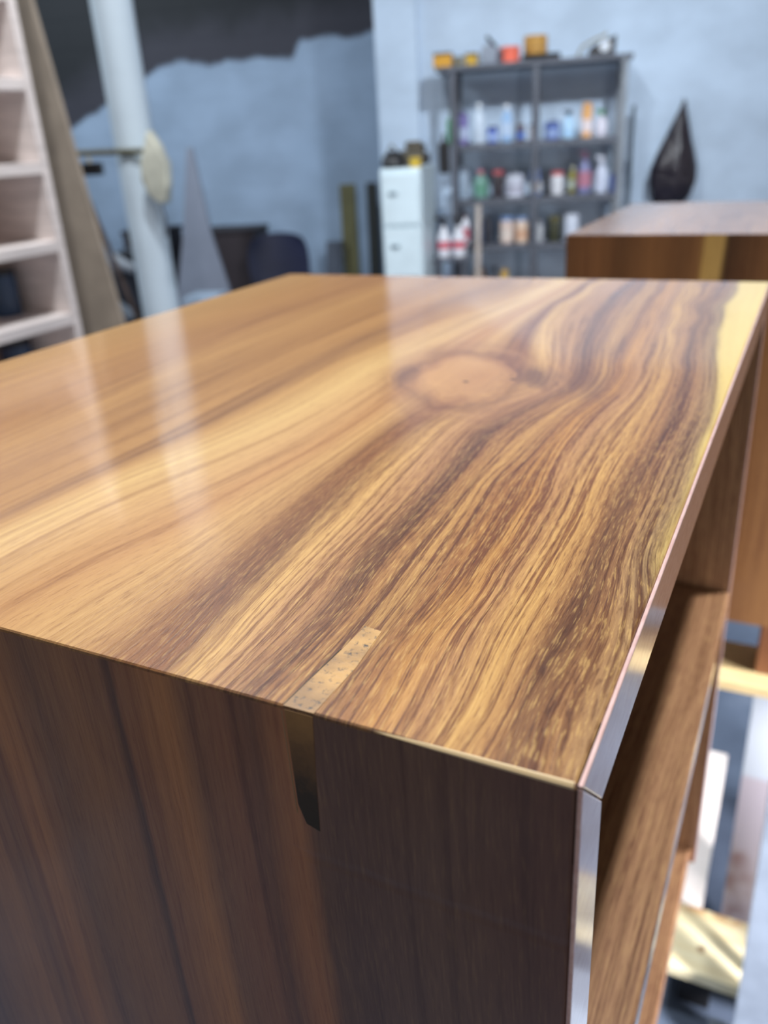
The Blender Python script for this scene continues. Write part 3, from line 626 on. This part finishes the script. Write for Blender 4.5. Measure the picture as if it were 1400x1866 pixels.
# planks beside the corner
def plank(name, label, r0, r1, f, z1, mat, lean=.08, thick=.03, slope=0.0):
    bm = B()
    a = [(r0, 0, 0), (r1, 0, 0), (r1 + slope, lean, z1), (r0 + slope, lean, z1)]
    va = [bm.verts.new(p) for p in a]; vb = [bm.verts.new((p[0], p[1] + thick, p[2])) for p in a]
    bm.faces.new(va); bm.faces.new(vb[::-1])
    for i in range(4): bm.faces.new((va[i], vb[i], vb[(i + 1) % 4], va[(i + 1) % 4]))
    return tag(link(name, bm, mat, loc=bw(0, f, 0), rotz=TB), label, 'plank')
plank('plank', 'olive plank standing upright by the wall corner', -1.555, -1.44, 6.35, 1.19, paint((104, 100, 66), .65))
plank('plank', 'black plank standing in the wall corner', -1.365, -1.285, 6.40, 1.19, paint((34, 38, 36), .6))
plank('plank', 'short grey offcut leaning left of the olive plank', -1.72, -1.60, 6.30, .80, paint((74, 80, 92), .7), .06, .03, .05)

# ------------------------------------------------------------------ drawer cabinet
CF = 4.45
cr0, _, cz = wp(690, 308, CF); cr1 = wp(765, 308, CF)[0]
cz = 1.345; cw = cr1 - cr0
cb_ = bthing('drawer_cabinet', 'narrow white metal drawer cabinet beside the rack', 'cabinet', (cr0 + cr1) / 2, CF + .28, 0)
M_CAB = paint((214, 232, 240), .4, 0, .05, 6)
bm = B(); box(bm, -cw / 2, cw / 2, -.26, .28, 0, cz, .006); link('body', bm, M_CAB, cb_)
for k in range(5):
    z0 = .05 + k * (cz - .06) / 5; z1 = z0 + (cz - .06) / 5 - .012
    bm = B(); box(bm, -cw / 2 + .008, cw / 2 - .008, -.28, -.261, z0, z1, .004); d_ = link('drawer', bm, M_CAB, cb_)
    bm = B(); box(bm, -.06, -.015, -.292, -.2805, z1 - .10, z1 - .085, .003); link('handle', bm, paint((120, 140, 152), .4, .4), d_)
# clutter on the cabinet
def cordless(label, r, f, z, rot, col):
    t = bthing('power_drill', label, 'power drill', r, f, z, rot)
    bm = B(); tube(bm, [(-.10, 0, .12), (.07, 0, .12)], .03, 12); link('body', bm, col, t, True)
    bm = B(); tube(bm, [(-.10, 0, .12), (-.14, 0, .12)], [.022, .012], 12); link('chuck', bm, M_BLACK, t, True)
    bm = B(); tube(bm, [(.04, 0, .11), (.055, 0, .03)], .018, 10); link('grip', bm, M_BLACK, t, True)
    bm = B(); box(bm, .01, .10, -.03, .03, 0, .035, .006); link('battery', bm, M_BLACK, t)
zc = cz + .001
t = bthing('tool_pouch', 'black tool pouch slumped on top of the drawer cabinet', 'pouch', cr0 + .05, CF + .16, zc)
bm = B(); lathe(bm, [(.055, 0), (.066, .014), (.06, .045), (.04, .07), (.012, .08)], 14); link('body', bm, M_BLACK, t, True)
bm = B(); tube(bm, [(-.035, 0, .06), (-.01, 0, .11), (.04, 0, .055)], .006, 8); link('strap', bm, paint((84, 76, 58), .7), t, True)
bm = B(); box(bm, -.055, .055, -.05, .05, 0, .08, .012); box(bm, -.03, .05, -.04, .04, .0801, .12, .012)
tag(link('box', bm, paint((88, 82, 70), .7), loc=bw(cr0 + .13, CF + .27, zc), rotz=TB + .3), 'brown box lying behind the black pouch on the drawer cabinet', 'box')
bm = B(); lathe(bm, [(.012, 0), (.028, 0), (.028, .045), (.012, .045)], 18)
tag(link('tape_roll', bm, paint((206, 176, 60), .5), None, True, loc=bw(cr1 - .03, CF + .06, zc), rotz=TB), 'yellow tape roll at the front of the drawer cabinet top', 'tape')
bm = B(); box(bm, -.04, .04, -.035, .035, 0, .06, .012); tube(bm, [(0, 0, .055), (.01, 0, .10)], .014, 10)
tag(link('spray_gun_cup', bm, M_BLACK, loc=bw(cr1 - .05, CF + .45, zc), rotz=TB), 'black cup with a stub handle at the back right of the cabinet top', 'cup')

# ------------------------------------------------------------------ metal rack
RF = 5.0
rk = bthing('shelf_rack', 'grey metal shelf rack crowded with bottles against the pale wall', 'rack', -.10, RF + .16, 0)
M_RACK = paint((92, 96, 106), .5, .3); M_RACKP = paint((128, 134, 142), .5, .3)
SZ = [1.755, 1.430, 1.145, .895, .60, .15]
def rbox(name, r0, r1, f0, f1, z0, z1, mat): 
    bm = B(); box(bm, r0 + .10, r1 + .10, f0 - RF - .16, f1 - RF - .16, z0, z1, .0015); return link(name, bm, mat, rk)
for r0, m_ in ((-.565, M_RACK), (-.125, M_RACK), (.325, M_RACKP)):
    for f0 in (RF, RF + .29): rbox('post', r0, r0 + .032, f0, f0 + .03, 0, 1.79, m_)
for i, z in enumerate(SZ):
    x0 = -.635 if i == 0 else -.533
    rbox('shelf', -.532 if i else -.64, .3245 if i else .38, RF + .0305 if i else RF - .001, RF + .2895 if i else RF + .321, z - .034 if i else 1.791, z if i else 1.815, M_RACK)
TOPZ = 1.816
SHELF = {0: TOPZ, 1: 1.4305, 2: 1.1455, 3: .8955, 4: .6005}
FI = RF + .10
ordn = {}
def span(px0, px1, pyt, row, f):
    """width, centre and height of an item from where it shows in the photo"""
    r0 = wp(px0, pyt, f)[0]; r1 = wp(px1, pyt, f)[0]; zt = wp((px0 + px1) / 2, pyt, f)[2]
    return (r0 + r1) / 2, r1 - r0, max(.03, zt - SHELF[row])
def bottle(px0, px1, pyt, row, label, body, cap, kind='bottle', band=None, f=FI):
    c, w, h = span(px0, px1, pyt, row, f); R_ = w / 2
    t = bthing(kind if kind != 'spray' else 'spray_bottle', label, {'bottle': 'bottle', 'can': 'can', 'jar': 'jar', 'spray': 'bottle'}[kind], c, f, SHELF[row], 0, 'containers on the rack')
    bm = B()
    if kind == 'bottle':
        lathe(bm, [(R_ * .9, 0), (R_, .006), (R_, h * .62), (R_ * .8, h * .72), (R_ * .38, h * .80), (R_ * .36, h * .86)], 16); cz0, cr_ = h * .86, R_ * .44
    elif kind == 'spray':
        lathe(bm, [(R_ * .9, 0), (R_, .006), (R_, h * .55), (R_ * .45, h * .74), (R_ * .3, h * .80)], 16); cz0, cr_ = h * .80, R_ * .42
    elif kind == 'jar':
        lathe(bm, [(R_ * .92, 0), (R_, .006), (R_, h * .78), (R_ * .9, h * .84)], 16); cz0, cr_ = h * .84, R_ * .95
    else:
        lathe(bm, [(R_ * .97, 0), (R_, .004), (R_, h * .86), (R_ * .95, h * .885), (R_ * .8, h * .9)], 16); cz0, cr_ = h * .90, R_ * .72
    link('body', bm, paint(body, .35), t, True)
    bm = B(); lathe(bm, [(cr_, cz0 + .0005), (cr_, h * .985), (cr_ * .85, h)], 14)
    if kind == 'spray': box(bm, -cr_ * 2.4, cr_ * .5, -cr_ * .6, cr_ * .6, h * .93, h * 1.0, .003)
    link('cap', bm, paint(cap, .4), t, kind != 'spray')
    if band:
        bm = B(); lathe(bm, [(R_ * 1.015, h * .16), (R_ * 1.015, h * .52)], 16); link('paper_label', bm, paint(band, .6), t, True)
    return t
GB = 'on the second rack shelf'
bottle(814, 832, 198, 1, 'green bottle at the left end of the second rack shelf', (40, 150, 80), (36, 120, 66), 'bottle', None, RF + .07)
bottle(836, 853, 204, 1, 'purple and white can right of the green bottle, second rack shelf', (120, 110, 170), (70, 50, 110), 'can', (180, 190, 220))
bottle(864, 883, 188, 1, 'tall white bottle on the second rack shelf, left half', (206, 220, 236), (220, 228, 236), 'bottle')
bottle(888, 907, 230, 1, 'short blue jar right of the tall white bottle, second rack shelf', (60, 90, 180), (40, 50, 90), 'jar', (160, 180, 220))
bottle(914, 934, 190, 1, 'tall light blue bottle with white cap left of the rack middle post', (150, 186, 226), (226, 232, 240), 'bottle', (190, 210, 236))
bottle(941, 957, 226, 1, 'brown and blue jar left of the rack middle post, second rack shelf', (92, 80, 92), (84, 60, 60), 'jar', (70, 110, 190))
bottle(964, 981, 226, 1, 'small dark jar with white base before the rack middle post', (190, 184, 188), (80, 64, 64), 'jar', None, RF + .065)
bottle(992, 1021, 220, 1, 'wide blue can right of the rack middle post, second rack shelf', (88, 110, 172), (60, 64, 90), 'can', (140, 160, 200))
bottle(1025, 1050, 200, 1, 'pale blue spray bottle with dark head on the second rack shelf', (170, 206, 236), (70, 86, 110), 'spray')
bottle(1061, 1081, 187, 1, 'tall orange and white tube on the second rack shelf', (226, 170, 110), (230, 160, 60), 'can', (236, 220, 220))
bottle(1086, 1109, 200, 1, 'round white bottle with green cap at the right of the second rack shelf', (216, 214, 228), (50, 130, 70), 'spray')
bottle(836, 856, 305, 2, 'clear grey glass jar on the third rack shelf near the left post', (150, 166, 184), (110, 120, 136), 'jar')
bottle(863, 890, 310, 2, 'green bottle with pink cap on the third rack shelf', (110, 150, 140), (190, 110, 120), 'bottle', (90, 140, 120))
bottle(897, 919, 310, 2, 'dark jar with red lid on the third rack shelf', (56, 50, 56), (180, 80, 84), 'jar')
bottle(921, 956, 316, 2, 'silver white round tin on the third rack shelf left of the middle post', (206, 210, 224), (180, 184, 198), 'can', (170, 170, 186))
bottle(966, 986, 306, 2, 'blue and cream can in front of the middle post, third rack shelf', (110, 130, 176), (150, 160, 190), 'can', (206, 196, 190), RF + .065)
bottle(990, 1003, 315, 2, 'thin black bottle right of the middle post, third rack shelf', (40, 40, 46), (30, 30, 34), 'bottle')
bottle(1004, 1028, 312, 2, 'white bottle with red cap on the third rack shelf', (214, 216, 222), (200, 84, 84), 'jar')
bottle(1036, 1053, 303, 2, 'olive yellow bottle on the third rack shelf', (150, 140, 60), (190, 190, 170), 'bottle', (186, 196, 180), FI + .09)
bottle(1054, 1080, 274, 2, 'tall purple cone bottle with dark nozzle on the third rack shelf', (124, 128, 170), (110, 80, 100), 'spray', (180, 120, 140))
bottle(1086, 1110, 284, 2, 'tall white spray bottle at the right of the third rack shelf', (206, 214, 234), (210, 214, 228), 'spray')
bottle(1112, 1128, 315, 2, 'small blue can at the right end of the third rack shelf', (84, 100, 160), (70, 80, 130), 'can')
bottle(811, 831, 385, 3, 'red and white bottle at the far left of the fourth rack shelf', (226, 226, 234), (90, 60, 66), 'spray', (206, 110, 124), RF - .03) if False else None
bottle(841, 857, 388, 3, 'red and white bottle at the left of the fourth rack shelf', (226, 226, 234), (90, 60, 66), 'bottle', (206, 110, 124))
bottle(867, 880, 398, 3, 'slim blue can left on the fourth rack shelf', (70, 92, 132), (60, 70, 90), 'can')
bottle(881, 897, 394, 3, 'dark can beside the slim blue can, fourth rack shelf', (50, 52, 62), (40, 40, 48), 'can')
bottle(911, 936, 394, 3, 'cream and blue jar on the fourth rack shelf', (216, 196, 186), (120, 150, 196), 'jar', (220, 206, 196))
bottle(939, 964, 394, 3, 'cream and orange jar left of the middle post, fourth rack shelf', (224, 200, 180), (130, 156, 196), 'jar', (214, 170, 140))
bottle(976, 991, 400, 3, 'small white bottle right of the middle post, fourth rack shelf', (196, 200, 206), (160, 160, 170), 'bottle')
bottle(1000, 1022, 394, 3, 'dark olive jar on the fourth rack shelf', (60, 62, 44), (96, 90, 44), 'jar')
bottle(1028, 1056, 390, 3, 'wide white tub on the fourth rack shelf', (206, 214, 230), (214, 220, 234), 'jar')
bottle(862, 886, 488, 4, 'brown tin at the left of the fifth rack shelf', (110, 84, 70), (96, 70, 60), 'can')
bottle(894, 911, 486, 4, 'dark bottle on the fifth rack shelf', (50, 56, 72), (40, 40, 50), 'bottle')
bottle(912, 927, 490, 4, 'yellow tin on the fifth rack shelf', (206, 170, 90), (190, 150, 80), 'can')
# things on the rack's top shelf
FT = RF + .10
def on_top(px0, px1, pyt): return span(px0, px1, pyt, 0, FT)
c, w, h = on_top(791, 824, 97)
t = bthing('paint_tin', 'amber yellow tin with dark lid at the left end of the rack top', 'tin', c + .0, FT, TOPZ)
bm = B(); box(bm, -w / 2, w / 2, -.04, .04, 0, h * .86, .005); link('body', bm, paint((206, 150, 40), .5), t)
bm = B(); box(bm, -w / 2 - .002, w / 2 + .002, -.042, .042, h * .861, h, .004); link('lid', bm, M_DARK, t)
c, w, h = on_top(826, 845, 104)
t = bthing('paint_tin', 'grey tin between the two yellow tins on the rack top', 'tin', c, FT, TOPZ)
bm = B(); lathe(bm, [(w / 2, 0), (w / 2, h * .9)], 18); link('body', bm, paint((120, 116, 96), .4), t, True)
bm = B(); lathe(bm, [(w / 2 * 1.03, h * .9005), (w / 2 * 1.03, h)], 18); link('lid', bm, M_DARK, t, True)
c, w, h = on_top(847, 871, 97)
t = bthing('paint_tin', 'yellow round tin right of the grey tin on the rack top', 'tin', c, FT, TOPZ)
bm = B(); lathe(bm, [(w / 2, 0), (w / 2, h * .84)], 18); link('body', bm, paint((200, 160, 50), .4), t, True)
bm = B(); lathe(bm, [(w / 2 * 1.03, h * .8405), (w / 2 * 1.03, h)], 18); link('lid', bm, M_DARK, t, True)
c, w, h = on_top(872, 909, 92)
t = bthing('pan', 'round grey pan standing on edge with its handle up, on the rack top', 'pan', c, FT + .1, TOPZ)
bm = B(); nn = 28; R_ = w / 2
va = [bm.verts.new((R_ * math.cos(2 * math.pi * k / nn), 0, R_ + R_ * math.sin(2 * math.pi * k / nn))) for k in range(nn)]
vb = [bm.verts.new((R_ * .85 * math.cos(2 * math.pi * k / nn), .04, R_ + R_ * .85 * math.sin(2 * math.pi * k / nn))) for k in range(nn)]
bm.faces.new(va); bm.faces.new(vb[::-1])
for k in range(nn): bm.faces.new((va[k], vb[k], vb[(k + 1) % nn], va[(k + 1) % nn]))
link('dish', bm, paint((150, 160, 176), .35, .5), t, True)
bm = B(); tube(bm, [(R_ * .95, .02, R_ * 1.25), (-R_ * .3, -.02, R_ * 2.6)], .009, 8); link('handle', bm, M_DARK, t)
c, w, h = on_top(912, 948, 86)
t = bthing('paint_tin', 'orange red can with a dark side on the rack top', 'tin', c, FT - .03, TOPZ)
bm = B(); lathe(bm, [(w / 2, 0), (w / 2, h * .95), (w / 2 * .9, h)], 20); link('body', bm, paint((226, 104, 80), .4), t, True)
bm = B(); box(bm, -w / 2 - .012, -w / 2 + .03, -.04, .04, 0, h * .8, .004); link('dark_label', bm, paint((60, 44, 54), .5), t)
c, w, h = on_top(952, 1022, 99)
t = bthing('tool_case', 'flat black case under the wooden cup on the rack top', 'case', c, FT + .03, TOPZ)
bm = B(); box(bm, -w / 2, w / 2, -.09, .09, 0, h * .5, .008); link('body', bm, M_BLACK, t)
bm = B(); box(bm, -w / 2, w / 2, -.09, .09, h * .5 + .0005, h, .008); link('lid', bm, M_BLACK, t)
c2, w2, h2 = on_top(955, 998, 65)
t = bthing('wooden_cup', 'yellow brown wooden cup standing on the black case', 'cup', c2, FT + .02, TOPZ + h + .001)
bm = B(); hh = h2 - h; lathe(bm, [(w2 / 2 * .95, 0), (w2 / 2, .01), (w2 / 2, hh), (w2 / 2 * .85, hh), (w2 / 2 * .82, hh * .3)], 22); link('body', bm, paint((186, 140, 66), .5), t, True)
bm = B(); lathe(bm, [(w2 / 2 * 1.015, hh * .3), (w2 / 2 * 1.015, hh * .36)], 22); link('hoop', bm, paint((130, 100, 70), .4), t, True)
c, w, h = on_top(1074, 1124, 64)
t = bthing('sander', 'black power sander with a cable loop at the right of the rack top', 'sander', c, FT, TOPZ)
bm = B(); prism(bm, [(-w / 2, 0), (w / 2 * .9, 0), (w / 2, h), (w / 2 * .5, h * .75), (-w / 2 * .2, h * .7), (-w / 2, h * .35)], -.05, .05); bmesh.ops.bevel(bm, geom=list(bm.edges), offset=.006, segments=2, affect='EDGES'); link('body', bm, M_BLACK, t)
bm = B(); lathe(bm, [(.028, -.056), (.028, -.0505)], 18); bmesh.ops.rotate(bm, verts=bm.verts, cent=(0, 0, 0), matrix=Matrix.Rotation(math.radians(90), 3, 'X'))
for v in bm.verts: v.co = Vector((v.co.x + .01, -abs(v.co.y), v.co.z + h * .45))
link('highlight_disc', bm, paint((200, 206, 214), .4), t, True)  # pale disc, a painted highlight on the black body
bm = B(); tube(bm, [(-w * .9, 0, .006), (-w * .75, -.02, h * .5), (-w * .3, -.02, h * .8), (w * .1, 0, h * 1.0), (w * .15, 0, h * 1.12)], .006, 8); link('cable', bm, paint((150, 140, 110), .6), t, True)

# ------------------------------------------------------------------ around the rack
t = bthing('caulk_gun', 'dark hanging tool at the left rack post', 'tool', -.600, RF - .02, 1.29)
bm = B(); box(bm, -.03, .03, -.018, .018, 0, .16, .008); link('body', bm, M_BLACK, t)
bm = B(); tube(bm, [(0, 0, .16), (.0, 0, .20)], .01, 8); link('hook', bm, M_DARK, t)
stick('wood_lath', 'tall pale lath leaning at the front of the rack', 'lath', bw(-.425, RF - .13, 0), bw(-.415, RF - .03, 1.12), .017, paint((186, 176, 168), .6))
for dx, lab in ((0, 'left of two white spray bottles with red labels before the rack'), (.085, 'right of two white spray bottles with red labels before the rack')):
    t = bthing('spray_bottle', lab, 'bottle', -.60 + dx, RF - .14, .8605, 0)
    bm = B(); lathe(bm, [(.034, 0), (.037, .006), (.037, .10), (.016, .15), (.012, .165)], 16); link('body', bm, paint((224, 226, 234), .4), t, True)
    bm = B(); lathe(bm, [(.0377, .045), (.0377, .085)], 16); link('paper_label', bm, paint((206, 96, 112), .5), t, True)
    bm = B(); lathe(bm, [(.015, .1655), (.013, .20)], 12); box(bm, -.045, .015, -.009, .009, .195, .215, .003); link('spray_head', bm, M_DARK, t)
t = bthing('stand', 'slim dark stand carrying two spray bottles before the rack', 'stand', -.557, RF - .14, 0)
bm = B(); box(bm, -.10, .10, -.06, .06, .84, .86, .003); link('top', bm, M_RACK, t)
for sx in (-.08, .06):
    for sy in (-.05, .03):
        bm = B(); box(bm, sx, sx + .02, sy, sy + .02, 0, .8395); link('leg', bm, M_RACK, t)
bm = B(); tube(bm, [(0, 0, 0), (0, 0, 1.575)], .011, 10)
tag(link('rod', bm, paint((70, 82, 94), .5), loc=bw(.415, 5.25, 0), rotz=TB), 'thin dark rod standing right of the rack', 'rod')
# black bag on the wall
bg_ = bthing('plastic_bag', 'black plastic bag hanging from a nail on the pale wall', 'bag', .64, FW - .10, 1.05)
bm = B(); prof = [(.02, .0), (.075, .015), (.112, .06), (.124, .13), (.118, .20), (.095, .28), (.062, .37), (.032, .45), (.012, .51), (.010, .53)]
NB = 28; rings = []
for j, (w_, z_) in enumerate(prof):
    ring = []
    for k in range(NB):
        a_ = 2 * math.pi * k / NB; wr = 1 + .07 * math.sin(5 * a_ + j * .6) + .04 * math.sin(9 * a_ - j)
        off = .045 * (z_ / .53) ** 1.5
        ring.append(bm.verts.new((off - .005 + w_ * math.cos(a_) * wr, .62 * w_ * math.sin(a_) * wr, z_ + .012 * math.sin(4 * a_) * (j < 3))))
    rings.append(ring)
for r0, r1 in zip(rings, rings[1:]):
    for k in range(NB): bm.faces.new((r0[k], r0[(k + 1) % NB], r1[(k + 1) % NB], r1[k]))
bm.faces.new(rings[0][::-1]); bm.faces.new(rings[-1])
def bag_mat():
    n = NT('black_plastic'); tc = n.n('ShaderNodeTexCoord'); f = n.noise(tc.outputs['Object'], 9.0, 3.0)
    n.set(Base_Color=srgb(34, 30, 40), Roughness=.28); n.bump(f, 1.0, .03); return n.mat
link('sack', bm, bag_mat(), bg_, True)
bm = B(); tube(bm, [(.04, .0, .525), (.045, .085, .545)], .004, 8); link('nail', bm, paint((120, 120, 126), .4, .6), bg_)
